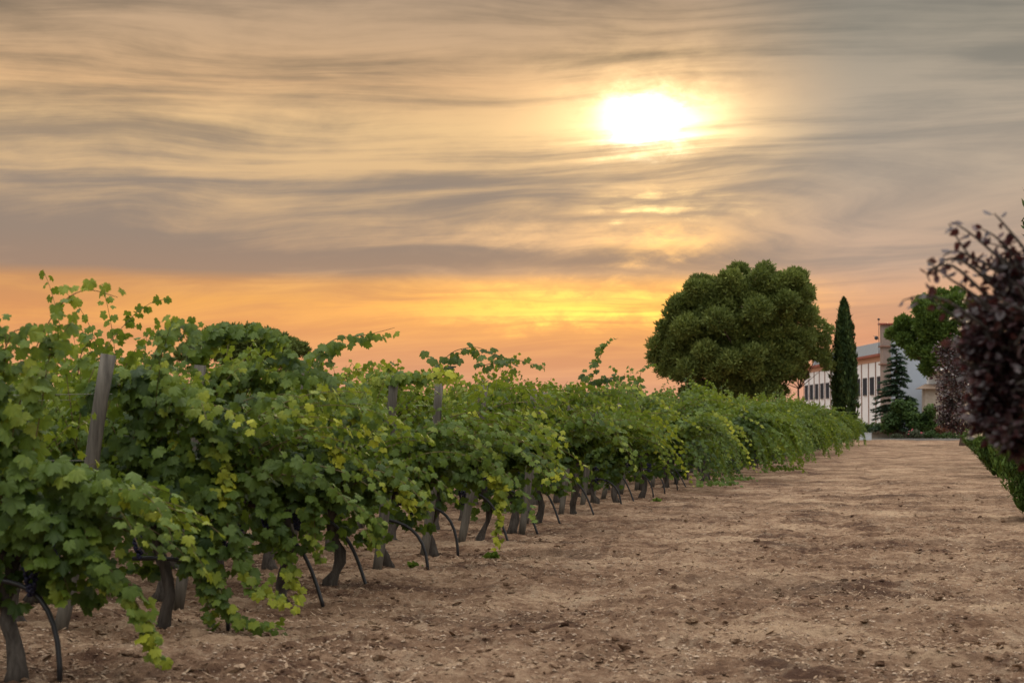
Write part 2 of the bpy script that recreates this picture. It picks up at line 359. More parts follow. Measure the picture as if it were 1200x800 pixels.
# smooth lattice noise for the ground relief
_tab = np.random.default_rng(5).random((256, 256))
def vnoise(x, y):
    xi = np.floor(x).astype(int); yi = np.floor(y).astype(int); fx = x-xi; fy = y-yi
    fx = fx*fx*(3-2*fx); fy = fy*fy*(3-2*fy)
    g = lambda a, b: _tab[a & 255, b & 255]
    return (g(xi, yi)*(1-fx)+g(xi+1, yi)*fx)*(1-fy)+(g(xi, yi+1)*(1-fx)+g(xi+1, yi+1)*fx)*fy-.5
def xend(Y): return -5.45-min(max(Y-16, 0)*.028, .95)-max(Y-75, 0)*.016
def ghz(x, y):
    x = np.asarray(x, float); y = np.asarray(y, float)
    f = np.clip((75-np.hypot(x, y))/50, 0, 1)
    h = .11*vnoise(x*.22+3, y*.30)+.075*vnoise(x*.9+9, y*1.5+4)
    h += f*(.072*vnoise(x*2.3, y*4.2+7)+.048*vnoise(x*6.1+2, y*9.3)+(.028*vnoise(x*15.3, y*19.1+5))+.020*vnoise(x*34, y*37))
    for c in (-3.55, -1.75): h = h-.030*np.exp(-((x-c-.25*np.sin(y*.06))/.24)**2)*(1+1.2*vnoise(x*.5, y*.35+3))
    return h

# ------------------------------------------------------------------ ground: one sheet to the horizon
def ground():
    rr = np.concatenate([[.6, 2, 4, 6, 7.5], np.geomspace(8.6, 80, 760), np.geomspace(82, 420, 150), [500, 650, 900, 1400, 2200, 3500, 6000]])
    a0 = math.degrees(yaw)
    th = np.concatenate([np.arange(-180, -24, 6), np.linspace(-20, -16.2, 8), np.linspace(-16, 16, 560), np.linspace(16.2, 20, 8), np.arange(24, 180, 6)])
    th = np.radians(th+a0)[None, :]; R_ = rr[:, None]
    x = -np.sin(th)*R_; y = np.cos(th)*R_; z = ghz(x, y)
    z *= np.clip(1-(R_-300)/200, 0, 1)
    nr, nt = x.shape
    v = np.stack([x, y, z], -1).reshape(-1, 3)
    i = np.arange(nr-1)[:, None]*nt; j = np.arange(nt)[None, :]; j2 = (j+1) % nt
    q = np.stack([i+j, i+nt+j, i+nt+j2, i+j2], -1).reshape(-1, 4)
    v = np.vstack([v, [0, 0, 0]]); c = len(v)-1
    jj = np.arange(nt); t = np.stack([np.full(nt, c), jj, (jj+1) % nt], -1)
    o = mk('ground', v, [q, t], M['soil']); tag(o, kind='structure', label='dry reddish brown raked soil lane with pale straw and stones')
ground()

# loose litter on the lane
def region(n, r=rng, near=9.5, far=75):
    d = np.exp(r.uniform(math.log(near), math.log(far), n)); px = r.uniform(-80, 1280, n)
    a = np.arctan((px-600)/F)-yaw
    return np.sin(a)*d, np.cos(a)*d
def litter():
    r = np.random.default_rng(21)
    x, y = region(150000, r); z = ghz(x, y)+.004
    keep = vnoise(x*1.1, y*2.0+30)+r.normal(0, .25, len(x)) > -.02; x, y, z = x[keep], y[keep], z[keep]; n = len(x)
    Nn = np.stack([r.normal(0, .35, n), r.normal(0, .35, n), np.ones(n)], -1); Tt = np.stack([r.normal(0, 1, n), r.normal(0, .45, n), np.zeros(n)], -1)
    sz = r.gamma(2.6, .0090, n)+.007
    v, t, tn = sweep_leaves(np.stack([x, y, z], -1), Nn, Tt, sz, r.random(n), [(0, 1.0), (.16, .6), (.14, 0), (-.12, -.05), (-.17, .55)], (0, .5), (-.4, .6), r)
    o = mk('dry_litter', v, t, M['straw'], attrs={'tone': tn}); tag(o, 'pale dry straw and leaf scraps scattered over the soil', kind='stuff')
    for nm, cnt, s0, m, lab in (('gravel', 15000, .0056, M['stone'], 'small pale stones scattered over the soil lane'), ('clods', 3000, .0085, M['soil'], 'loose clods of dry reddish soil on the lane'), ('clods', 1800, .015, M['soil'], 'larger lumps of dry soil over the far part of the lane')):
        x, y = region(cnt, r, *((9.5, 55) if s0 < .02 else (30, 190))); sz = np.minimum(r.gamma(2.4, s0*.42, cnt)+s0*.45, s0*2.4); z = ghz(x, y)+sz*.25
        b = MB(); b.ball((0, 0, 0), 1.0, 6, 4, (1.25, 1, .62)); bv = np.vstack(b.v); bq = np.vstack(b.q); bt = np.vstack(b.t); k = len(bv)
        jit = 1+r.normal(0, .26, (cnt, k, 1)); an = r.uniform(0, 6.28, cnt); ca, sa = np.cos(an), np.sin(an)
        vv = bv[None]*jit; vx = vv[..., 0]*ca[:, None]-vv[..., 1]*sa[:, None]; vy = vv[..., 0]*sa[:, None]+vv[..., 1]*ca[:, None]
        vv = np.stack([vx, vy, vv[..., 2]], -1)*sz[:, None, None]+np.stack([x, y, z], -1)[:, None, :]
        off = (np.arange(cnt)*k)[:, None, None]
        o = mk(nm, vv.reshape(-1, 3), [(bq[None]+off).reshape(-1, 4), (bt[None]+off).reshape(-1, 3)], m, smooth=False)
        tag(o, lab, kind='stuff')
litter()

# ------------------------------------------------------------------ grapevines
def vine(seed, end=True, hi=True, extra=(), low=.5, name='grapevine', dens=1.0, tall=1.0, top=1.0, skirt=False):
    """local frame: trunk base at origin, the row runs along x, its open end towards +x"""
    r = np.random.default_rng(seed); root = empty(name, (0, 0, 0))
    # trunk
    hgt = r.uniform(.70, .85); zz = np.linspace(-.06, hgt, 9); lean = r.normal(0, .10, 2)
    pts = np.stack([lean[0]*zz+.045*np.sin(zz*9+r.uniform(0, 6)), lean[1]*zz+.04*np.sin(zz*7+r.uniform(0, 6)), zz], -1)
    rad = np.interp(zz, [-.06, .05, .3, .6, .85], [.082, .060, .044, .042, .056])*r.uniform(.8, 1.1)*(1+r.normal(0, .13, 9))
    b = MB(); b.tube(pts, rad, 11)
    gn = b.v[0]; gn[:99] += (gn[:99]-np.repeat(pts, 11, 0))*r.normal(0, .20, (99, 1))
    hx = pts[-1]
    arms = []
    for sgn in (-1, 1):
        L = .60 if not (end and sgn > 0) else .35
        t = np.linspace(0, 1, 6)[:, None]
        arm = hx+np.concatenate([sgn*t*L, r.normal(0, .015, (6, 1)), .14*np.sin(t*1.6)], 1); arms.append(arm)
        b.tube(arm, np.linspace(.038, .018, 6), 7)
    b.build('trunk', M['bark'], root, True)
    # shoots
    cb = MB(); LP, LN, LT, LS, LO = [], [], [], [], []
    def leafy(path, s0, s1, young=.60, dbl=.85, rnd=.26, ct0=0.0):
        ct = r.normal(-.02, .12)+ct0
        path = np.asarray(path, float); seg = np.linalg.norm(np.diff(path, axis=0), axis=1); L = seg.sum(); cum = np.concatenate([[0], np.cumsum(seg)])
        n = max(3, int(L/.054)); side = r.choice([-1, 1])
        for i in range(n):
            t = (i+.6)/n; d = t*L; p = np.array([np.interp(d, cum, path[:, c]) for c in range(3)])
            p2 = np.array([np.interp(min(d+.05, L), cum, path[:, c]) for c in range(3)]); tg = unit(p2-p+1e-6)
            reps = 1+(r.random() < dbl*(1-t)*dens)+(r.random() < .35*dens*(1-t))
            for q in range(reps):
                side = -side; lat = unit(np.cross(tg, [r.normal(0, .4), r.normal(0, .4), 1.0])+1e-6)*side
                out = np.array([p[0]*.25, p[1], 0]); out = out/(np.linalg.norm(out)+.15)
                pe = r.uniform(.03, .10)*(1-.5*t)
                pos = p+(lat*.9+out*.5+np.array([0, 0, r.uniform(-.2, .7)]))*pe*(1+q*.8)
                nn = out*.85+np.array([0, 0, .45])+lat*.22+r.normal(0, rnd, 3)
                tip = lat*.45+out*.25+np.array([0, 0, -.9])+tg*.35+r.normal(0, .3, 3)
                sz = (s0*(1-t)+s1*t)*r.uniform(.72, 1.18)
                to = .26+ct+r.normal(0, .07)+young*max(0, t-.55)*1.5+(.4 if r.random() < .006 else 0)
                LP.append(pos); LN.append(nn); LT.append(tip); LS.append(sz); LO.append(to)
    nbun = 9 if end else 7
    if skirt: nbun += 4
    for bn in range(nbun):
        # one arm carries a bundle of shoots that arch the same way, with gaps between bundles
        s0 = min((bn+.5)/nbun*1.24-.62, .6)+r.normal(0, .05); sgn = 1 if (bn+seed) % 2 else -1
        lo_b, out_ = r.uniform(.15, .42), end and bn >= nbun-(7 if skirt else 4)
        hb = r.uniform(.18, .74)*top; gb = r.uniform(.045, .08); dxb = r.normal(0, .25); Lb = r.uniform(1.3, 2.0)
        if bn in (2, 5): hb = max(hb, .62*top)
        if out_: dxb = r.uniform(.45, 1.3); s0 = r.uniform(.10, .42); Lb = r.uniform(1.5, 2.3); lo_b *= (.3+r.random())
        if out_ and skirt: Lb *= 1.15; hb *= .8; gb *= 1.15
        if r.random() < .34 and top > .9: hb = r.uniform(.8, 1.08); Lb = r.uniform(1.2, 1.45)
        if top < .5: Lb *= .65; gb *= 1.3
        yb = r.normal(0, .13)
        for c in range(max(2, int(4*dens+r.random()))):
            p = hx+np.array([s0+r.normal(0, .05), r.normal(0, .03), .10]); L = Lb*r.uniform(.72, 1.1); hold = hb*r.uniform(.85, 1.15); g = gb*r.uniform(.9, 1.12)
            d = unit(np.array([dxb+r.normal(0, .07), sgn*lo_b+r.normal(0, .05), 1.0])); path = [p.copy()]; st = .075
            for k in range(int(L/st)):
                gg = g*(.30 if (p[2]-hx[2]) < hold and k*st < .9 else 1.5)
                d = unit(d+np.array([0, 0, -gg])+r.normal(0, .035, 3)); d[1] += .006*sgn
                p = p+d*st
                if p[2] < low: p[2] = low+r.uniform(-.03, .03); d[2] = abs(d[2])*.2
                path.append(p.copy())
            path = np.array(path); cb.tube(path, np.linspace(.0065, .002, len(path)), 4 if hi else 3, False)
            leafy(path, r.uniform(.066, .088), .042, .50+yb)
    # inner leaves that close the hedge
    ni = int((190 if end else 200)*dens)
    for k in range(ni):
        x = r.uniform(-.65, .62 if not end else .55); z = r.uniform(max(low+.08, .2), 1.50*min(1, top+.35)); ww = .30*math.sin((z-.4)/1.6*math.pi)+.06
        y = r.choice([-1, 1])*ww*r.uniform(.1, .72)
        LP.append(np.array([x, y, z])); LN.append(np.array([.2*x, np.sign(y)*.8, .5])+r.normal(0, .4, 3)); LT.append(np.array([r.normal(0, .5), np.sign(y)*.2, -.8]))
        LS.append(r.uniform(.055, .085)); LO.append(.12+r.normal(0, .08))
    for path, a, y_ in extra:
        path = np.asarray(path, float)
        # smooth the drawn cane
        tt_ = np.linspace(0, 1, len(path)); tf = np.linspace(0, 1, 24)
        sm = np.stack([np.interp(tf, tt_, path[:, c]) for c in range(3)], -1)
        for _ in range(4): sm[1:-1] = .25*sm[:-2]+.5*sm[1:-1]+.25*sm[2:]
        cb.tube(sm, np.linspace(.006, .002, 24), 4, False)
        for rep in range(a+1 if a > 1 else a): leafy(sm+r.normal(0, .035, 3), .084, .050, y_, 1.0, .25, .13*y_)
    cb.build('shoots', M['cane'], root, True)
    LP, LN, LT = map(np.array, (LP, LN, LT)); LS = np.array(LS); LO = np.clip(np.array(LO)*(1 if hi else .72), 0, 1)
    v, t, tn = sweep_leaves(LP, LN, LT, LS*(1.0 if hi else 1.16), LO, VINE_HI if hi else VINE_LO, (.05, .62), (-.20, .85), r)
    mk('foliage', v, t, M['vine'], root, True, {'tone': tn})
    for k in range(3 if hi else 2):
        bb = MB(); c = np.array([r.uniform(-.5, .4), r.choice([-1, 1])*r.uniform(.10, .26), r.uniform(.62, .85)])
        for q in range(46 if hi else 26):
            f = r.random(); rr_ = .045*(1-f*.75); a = r.uniform(0, 6.28)
            bb.ball(c+np.array([math.cos(a)*rr_, math.sin(a)*rr_, -.16*f]), .0145 if hi else .022, 6, 4)
        bb.build('grape_bunch', M['grape'], root, True)
    return root
def loc_path(pts, Y, dy=0.0, org=(0, 0)):
    """photo points at depth Y -> local points of a vine standing at org"""
    o = []
    for k, p in enumerate(pts):
        yy = Y+(p[2] if len(p) > 2 else 0)
        w_ = P(p[0], p[1], yy); o.append((w_[0]-org[0], w_[1]-org[1], max(w_[2], .06)))
    return o
def post(r, lean=.18, h=2.0):
    root = empty('vineyard_post', (0, 0, 0)); zz = np.linspace(-.1, h, 8)
    b = MB(); b.tube(np.stack([lean*zz+.02*np.sin(zz*2.2), .01*np.sin(zz*3), zz], -1), .052*(1+r.normal(0, .05, 8)), 10)
    b.build('pole', M['wood'], root, True)
    for z in (1.25, 1.72):
        wv = MB(); wv.tube([(-5.2, 0, z+.01), (-2.6, 0, z-.02), (0+lean*z-.05, 0, z), (lean*z+.066, 0, z)], .0022, 4); wv.build('wire', M['wire'], root, True)
    return root
def hose(r):
    x1 = r.uniform(.22, .42); z0 = r.uniform(.50, .66); t = np.linspace(0, 1, 12)
    k = r.choice([0, 1], p=[.75, .25])
    if k: x = -.35+(x1+.35)*np.sin(t*math.pi/2)**1.0; z = z0*(1-t**2.6)+.04*np.sin(t*3.1)-.05*t
    else: x = -.15+(x1+.15)*t**.85; z = z0*(1-t)+.10*np.sin(t*math.pi)-.05*t
    y = .04*np.sin(t*3)+r.normal(0, .02)
    b = MB(); b.tube(np.stack([x, y, z], -1), .0165, 8); return b.build('irrigation_hose', M['hose'], None, True)
ONES = 'zeroth first second third fourth fifth sixth seventh eighth ninth tenth eleventh twelfth thirteenth fourteenth fifteenth sixteenth seventeenth eighteenth nineteenth'.split()
TENS = {2: ('twentieth', 'twenty'), 3: ('thirtieth', 'thirty'), 4: ('fortieth', 'forty'), 5: ('fiftieth', 'fifty'), 6: ('sixtieth', 'sixty'), 7: ('seventieth', 'seventy')}
def ordw(n):
    if n < 20: return ONES[n]
    a, b_ = divmod(n, 10); return TENS[a][0] if b_ == 0 else TENS[a][1]+'-'+ONES[b_]
ROWS = [11.45, 14.15, 16.75, 18.45, 20.4, 22.8, 25.6, 28.3, 31.0, 34.1, 37.0]
while ROWS[-1] < 164: ROWS.append(ROWS[-1]+2.55)
near_extra = {
 0: [([(12, 560), (60, 552), (110, 572), (165, 596), (192, 606)], 2, .9), ([(20, 590), (80, 620), (125, 665), (165, 715), (188, 778)], 3, .5), ([(5, 600), (30, 610), (45, 630)], 1, 1.4),
     ([(0, 560), (20, 470), (40, 400), (70, 350), (100, 336), (135, 348)], 1, .3), ([(-20, 560), (-10, 460), (10, 380), (45, 395), (62, 420)], 1, .2), ([(30, 560), (45, 480), (55, 410), (85, 372)], 1, .2),
     ([(60, 560), (90, 600), (105, 650), (115, 690)], 2, .8), ([(-10, 540), (0, 450), (5, 390), (-15, 370)], 2, .2), ([(0, 620), (60, 640), (80, 700)], 2, .4)],
 1: [([(150, 540), (170, 450), (190, 385), (212, 376), (222, 410)], 2, .1), ([(180, 560), (225, 560), (245, 640), (262, 710), (290, 750), (335, 770)], 2, .25), ([(150, 470), (200, 455), (235, 480), (262, 560), (262, 600)], 3, .9),
     ([(200, 560), (260, 590), (275, 650), (300, 700), (350, 715)], 2, .8), ([(100, 470), (150, 440), (200, 470), (215, 540)], 2, .7), ([(90, 440), (95, 410), (110, 395)], 1, .1), ([(120, 560), (190, 600), (235, 680), (250, 740)], 2, .3)],
 2: [([(230, 470), (280, 440), (330, 455), (380, 500), (400, 545)], 3, 1.0), ([(250, 520), (320, 520), (370, 580), (372, 640), (380, 660)], 2, .5), ([(230, 420), (270, 392), (320, 392), (350, 420)], 3, .1), ([(300, 560), (330, 620), (350, 690), (358, 722)], 2, .7), ([(260, 450), (340, 430), (400, 460), (440, 500), (452, 520)], 2, .8)],
 3: [([(380, 440), (375, 410), (395, 395), (430, 393), (463, 384)], 1, .5), ([(400, 480), (440, 530), (470, 570), (480, 600)], 3, .9), ([(370, 560), (420, 590), (440, 610), (436, 640)], 2, .4)],
 4: [([(440, 450), (500, 440), (530, 440)], 2, 1.1), ([(450, 500), (490, 560), (500, 600)], 2, .5)],
 5: [([(510, 540), (560, 560), (600, 572)], 2, 1.4), ([(520, 480), (560, 500), (590, 560), (585, 610), (582, 640)], 2, .5), ([(500, 440), (530, 410), (560, 405), (600, 430)], 1, .1)],
 6: [([(560, 430), (600, 420), (640, 430)], 1, .2), ([(580, 500), (640, 520), (655, 560)], 2, .8)],
 9: [([(690, 450), (700, 425), (710, 400), (724, 396)], 1, 0.1), ([(690, 450), (720, 440), (750, 470)], 1, .3)],
 11: [([(745, 460), (752, 430), (770, 424)], 1, 0.1)],
}
libs = {}
def lib(kind, k):
    key = (kind, k)
    if key not in libs:
        e, h = {'EH': (True, True), 'IH': (False, True), 'EL': (True, False), 'IL': (False, False), 'EF': (True, False)}[kind]
        libs[key] = [vine(100+k*7+len(kind)+ord(kind[0])+ord(kind[1]), e, h, low={'EH': .34, 'IH': .40, 'EL': .16, 'IL': .30, 'EF': .06}[kind], dens=1.0, skirt=(kind in ('EL', 'EF'))), False]
    p = libs[key]
    if not p[1]: p[1] = True; return p[0]
    return copy_tree(p[0])
rr_ = np.random.default_rng(77)
posts = [post(rr_, l) for l in (.19, .10, .05, .16)]; hoses = [hose(rr_) for _ in range(5)]; pu = [0]*4; hu = [0]*5
LOOK = ['with a long leafy cane drooping right down to the soil', 'with a shoot trailing along the soil and an arched top shoot', 'with a bright yellow green arching edge', 'with a spiky shoot pointing up right over the canopy',
        'with a flat yellow green top shoot beside a post', 'with one yellow leafy shoot reaching right at knee height', 'with dull olive leaves over a pale leaning trunk']
for i, Y in enumerate(ROWS):
    X0 = xend(Y)+rr_.normal(0, .06); g = 'grapevines trained in rows beside the lane'
    sc_far = 1+.19*min(max((Y-30)/60, 0), 1)
    nv = 5 if i < 10 else 4 if i < 22 else 3
    for j in range(nv):
        x = X0-j*1.15
        if j == 0:
            if i in near_extra:
                ex = [(loc_path(p_, Y-.25, 0, (X0, Y)), a, y_) for p_, a, y_ in near_extra[i]]
                o = vine(900+i, True, True, ex, .34, dens=.9, top=.28 if i == 0 else .9 if i == 1 else 1.0)
            elif Y < 46: o = lib('EH', int(rr_.integers(0, 5)))
            elif Y < 60: o = lib('EL', int(rr_.integers(0, 3)))
            else: o = lib('EF', int(rr_.integers(0, 4)))
        else:
            o = lib('IH', int(rr_.integers(0, 5))) if Y < 40 else lib('IL', int(rr_.integers(0, 4)))
        o.location = (x, Y+rr_.normal(0, .05), 0)
        if not (j == 0 and i in near_extra):
            q = rr_.uniform(.87, 1.11)*sc_far;
            if j == 0 and Y > 40: o.location.x += rr_.normal(0, .30)
            if Y > 24: o.rotation_euler = (0, 0, rr_.normal(0, .12))
            o.scale = (q*rr_.uniform(.96, 1.08), q*rr_.choice([-1, 1]), q*(1.0 if j == 0 or i > 1 else .97))
            if j: o.rotation_euler = (0, 0, math.pi*int(rr_.integers(0, 2)))
        row = ordw(i+1)
        if j == 0 and i < len(LOOK): lab = 'grapevine at the open end of the %s row, %s' % (row, LOOK[i])
        elif j == 0: lab = 'grapevine at the open lane end of the %s vine row from the camera' % row
        else: lab = 'grapevine in the %s vine row from the camera, %s in from the lane end' % (row, ordw(j+1))
        words = lab.split()
        if len(words) > 16:
            lab = 'end grapevine of the %s row, %s' % (row, LOOK[i])
        tag(o, ' '.join(lab.split()[:16]), 'grapevine', g)
    k = (1 if i in (4, 5, 7, 9) else int(rr_.integers(0, 4))) if i > 3 else [2, 0, 1, 1][i]
    o = posts[k] if not pu[k] else copy_tree(posts[k]); pu[k] = 1
    px_ = {0: -7.0}.get(i, X0-rr_.uniform(.15, .5)); o.location = (px_, Y-rr_.uniform(.20, .42), 0)
    man = {1: 127, 2: 236, 4: 463, 5: 516, 7: 627}.get(i)
    if man: Yp = Y-(.52 if i < 3 else .30); o.location = (P(man, 440, Yp)[0]-(.36 if i == 1 else .19), Yp, 0)
    tag(o, ('leaning weathered grey wooden post rising through the leaves of the %s vine row' if i < 6 else 'weathered wooden end post of the %s vine row from the camera') % ordw(i+1), 'post', 'wooden posts of the vine rows')
    if Y < 110:
        k = int(rr_.integers(0, 5)); o = hoses[k] if not hu[k] else copy_tree(hoses[k]); hu[k] = 1
        o.location = (X0+(.12 if i else .12), Y-.12, 0); tag(o, 'black irrigation hose curving into the soil at the end of the %s vine row' % ordw(i+1), 'hose', 'black irrigation hoses at the row ends')

# green weeds by the row ends
def weed(name, px, py, s, lab, n=46, m='weed'):
    c = G(px, py); r = np.random.default_rng(int(px)); a = r.uniform(0, 6.28, n)
    up = np.stack([np.cos(a)*.9, np.sin(a)*.9, r.uniform(.3, 1.4, n)], -1); pos = np.stack([r.normal(0, s*.22, n), r.normal(0, s*.14, n), r.uniform(0, s*.25, n)], -1)
    v, t, tn = sweep_leaves(pos, np.cross(up, r.normal(0, 1, (n, 3)))+[0, 0, .3], up, r.uniform(.5, 1.1, n)*s*.55, r.uniform(.1, .8, n), OVATE, r=r)
    o = mk(name, v, t, M[m], attrs={'tone': tn}); o.location = (c[0], c[1], float(ghz(c[0], c[1]))); tag(o, lab, 'weed')
weed('weed', 578, 655, .17, 'small bright green weed on the soil under the yellow shoot')
weed('weed', 485, 668, .14, 'thin pale green weed growing beside a black hose', 22)
weed('weed', 770, 588, .15, 'low weed tuft on soil where the rows close up')
weed('weed', 842, 549, .22, 'sprawling green weed at the foot of the far rows')

# ------------------------------------------------------------------ puff crowns
def puff_mesh(name, puffs, per, tpl, sz, m, parent, r, up=.5, shell=.55, jitter=.42, tone0=.35, blade=True, cull=.62, tonez=0.0):
    puffs = np.array(puffs, float); PP, NN, TT, SS, OO = [], [], [], [], []
    rm = np.mean(puffs[:, 3])
    for k, (x, y, z, R0) in enumerate(puffs):
        n = int(per*(R0/rm)**2); d = unit(r.normal(0, 1, (n, 3))); rad = R0*(shell+(1-shell)*r.random(n)**.6)*(1+.16*np.sin(d[:, 0]*5+k)*np.cos(d[:, 2]*6+k*2))
        p = d*rad[:, None]*[1, 1, .85]+[x, y, z]+r.normal(0, .10*R0, (n, 3))
        dist = np.linalg.norm((p[:, None, :]-puffs[None, :, :3]), axis=2)/puffs[None, :, 3]; dist[:, k] = 9
        ok = dist.min(1) > cull; p, d = p[ok], d[ok]; n = len(p)
        tip = unit(d*.8+[0, 0, up]+r.normal(0, jitter, (n, 3)))
        nn = unit(np.cross(tip, r.normal(0, 1, (n, 3)))) if blade else unit(d+[0, 0, .3]+r.normal(0, .5, (n, 3)))
        nn *= np.sign((nn*(d+[0, 0, .4])).sum(1, keepdims=True)+1e-9)
        PP.append(p); NN.append(nn); TT.append(tip); SS.append(sz*r.uniform(.65, 1.3, n)); OO.append(tone0+r.normal(0, .13, n)+r.normal(0, .10))
    PP, NN, TT, SS, OO = map(np.concatenate, (PP, NN, TT, SS, OO))
    v, t, tn = sweep_leaves(PP, NN, TT, SS, np.clip(OO, 0, 1), tpl, r=r)
    return mk(name, v, t, m, parent, True, {'tone': tn})
def limbs(root, base, fork, puffs, r, r0, m, every=3, name='limb', k=7):
    for p in puffs[::every]:
        p = np.array(p[:3]); t = np.linspace(0, 1, 8)[:, None]
        mid = (fork+p)/2+np.array([r.normal(0, .3), r.normal(0, .3), -.10*np.linalg.norm(p-fork)])
        q = (1-t)**2*fork+2*t*(1-t)*mid+t*t*p
        b = MB(); b.tube(q, np.linspace(r0, r0*.18, 8), k); b.build(name, m, root, True)

def stone_pine(name, lab, Y, puffs_px, ground_px, trunk_r, fork_py, m, per=420, sz=.34, seed=1, depth=.9, group=None, every=7):
    r = np.random.default_rng(seed); base = P(ground_px, 500, Y); base[2] = 0; root = empty(name, tuple(base))
    k = Y/F; puffs = []
    cxm = np.mean([p[0] for p in puffs_px])
    half = max(abs(p[0]-cxm)+p[2] for p in puffs_px)
    for (x, y, R0, *dd) in puffs_px:
        w_ = P(x, y, Y); u_ = (x-cxm)/half; lim = half*k*math.sqrt(max(.05, 1-u_*u_))*depth
        ds = [dd[0]*half*k] if dd else [-.75*lim, 0*lim, .75*lim]
        for dpt in ds:
            f = 1-.16*(abs(dpt)/(half*k))**2
            puffs.append((w_[0]-base[0]+r.normal(0, .15), dpt, H+(w_[2]-H)*f, R0*k))
    fork = np.array([r.normal(0, .2), 0, P(ground_px, fork_py, Y)[2]])
    t = np.linspace(0, 1, 8)[:, None]; b = MB(); b.tube(np.array([0, 0, -.3])*(1-t)+fork*t+np.concatenate([.15*np.sin(t*5), .1*np.sin(t*4), 0*t], 1), np.linspace(trunk_r, trunk_r*.7, 8), 12)
    b.build('trunk', M['pinebark'], root, True)
    limbs(root, base, fork, puffs, r, trunk_r*.42, M['pinebark'], every)
    puff_mesh('crown', puffs, int(per*1.9), PINE, sz*1.25, m, root, r, up=.7, tone0=.38, jitter=.55)
    tag(root, lab, 'pine tree', group); return root
# the big umbrella pine: puff centres and radii in photo pixels
rp = np.random.default_rng(3); big = []
top = [(768, 408), (776, 375), (795, 345), (820, 325), (850, 312), (875, 310), (905, 310), (930, 318), (948, 335), (955, 360), (950, 385)]
for x, y in top: big.append((x+(8 if x < 860 else -8)*1.0, y+9, rp.uniform(10, 14)))
for yy, x0, x1, n in ((332, 815, 945, 8), (350, 800, 948, 9), (368, 788, 945, 10), (386, 780, 935, 10), (403, 778, 925, 10), (420, 784, 915, 9), (437, 790, 925, 9), (452, 806, 915, 8)):
    for q in range(int(n*1.25)):
        x = x0+(x1-x0)*(q+.5)/int(n*1.25)+rp.normal(0, 4)
        big.append((x, yy+rp.normal(0, 3), rp.uniform(6.5, 12.5)))
big += [(776, 420, 10), (784, 434, 9), (930, 412, 11), (940, 398, 10), (925, 428, 11), (838, 400, 13, -.95), (868, 412, 14, -1.0), (890, 405, 13, -.95), (853, 425, 13, -.9), (820, 424, 12, -.9), (885, 428, 12, -.85), (812, 372, 15, -.85), (850, 360, 16, -.95), (895, 350, 16, -.9), (925, 345, 13, -.7)]
stone_pine('umbrella_pine', 'huge dome-shaped umbrella pine rising behind the far vine rows', 190, big, 893, .55, 452, M['pine'], per=300, sz=.27, seed=5, every=14)
# the sparser pine to its right
sec = [(935, 400, 8), (950, 392, 9), (965, 398, 8), (948, 412, 10), (962, 416, 9), (935, 425, 9), (918, 432, 9), (905, 440, 8), (962, 378, 5), (945, 372, 4), (972, 386, 5), (925, 412, 6), (940, 438, 6), (970, 428, 6), (955, 362, 4)]
stone_pine('open_pine', 'thin open-crowned pine between the big umbrella pine and the cypress', 198, sec, 938, .12, 455, M['pine'], per=70, sz=.30, seed=9, every=3, depth=.5)
# dead branch of the open pine
rg = np.random.default_rng(41)
gp = []
for q in range(26):
    a = rg.uniform(0, 6.28); rad = math.sqrt(rg.random()); gp.append((1116+rad*48*math.cos(a)*.95+6, 390+rad*42*math.sin(a)*.8-2, rg.uniform(10, 15)))
gp += [(1056, 378, 9), (1062, 396, 9), (1052, 390, 7), (1080, 355, 10), (1100, 349, 10), (1120, 346, 10), (1090, 428, 8), (1072, 408, 9)]
stone_pine('stone_pine', 'bright green round-crowned pine behind the dark purple trees', 150, gp, 1128, .35, 450, M['pinegreen'], per=480, sz=.21, seed=19, every=12)
# pine domes far beyond the vines on the left
lp = [(255, 398, 16), (272, 392, 13), (290, 390, 10), (240, 405, 12), (310, 396, 12), (330, 400, 10), (262, 388, 9), (345, 408, 10), (225, 415, 10), (285, 410, 16), (315, 415, 14)]
stone_pine('far_pine', 'distant rounded pine crown just showing above the vines at left', 215, lp, 280, .4, 450, M['pinefar'], per=420, sz=.36, seed=23, every=8)

# ------------------------------------------------------------------ cypress
def cypress(name, lab, Y, px, hw, topy, seed, m='cypress', lean=0.0, group=None):
    r = np.random.default_rng(seed); base = P(px, 500, Y); base[2] = 0; root = empty(name, tuple(base)); k = Y/F
    h = P(px, topy, Y)[2]; Rm = hw*k; n = int(9500*(h/14)*max(1, Rm/1.1))
    t = r.random(n)**.85; prof = lambda t: Rm*np.interp(t, [0, .08, .3, .6, .8, .93, 1], [.55, .85, 1, .88, .62, .32, .04])
    a = r.uniform(0, 6.28, n); lob = 1+.10*np.sin(a*5+t*9)+.07*np.sin(a*9-t*23)
    rad = prof(t)*lob*r.uniform(.70, 1.06, n)*(1+.10*np.sin(t*37+a*3)*np.sin(t*61))+np.where(r.random(n) < .04, r.uniform(0, .16, n), 0); p = np.stack([np.cos(a)*rad, np.sin(a)*rad, .3+t*(h-.3)], -1)
    out = np.stack([np.cos(a), np.sin(a), np.zeros(n)], -1); tip = unit(out*.28+[0, 0, 1]+r.normal(0, .14, (n, 3))); nn = out+r.normal(0, .5, (n, 3))
    v, tr, tn = sweep_leaves(p, nn, tip, r.uniform(.22, .5, n), np.clip(.35+r.normal(0, .18, n)+.15*np.sin(a*5+t*9), 0, 1), [(0, 1), (.2, .5), (.14, 0), (-.14, 0), (-.2, .5)], r=r)
    mk('crown', v, tr, M[m], root, True, {'tone': tn})
    b = MB(); b.tube([(0, 0, -.2), (0, 0, h*.5), (0, 0, h*.93)], [.16, .10, .02], 8); b.build('trunk', M['pinebark'], root, True)
    tag(root, lab, 'cypress', group); return root
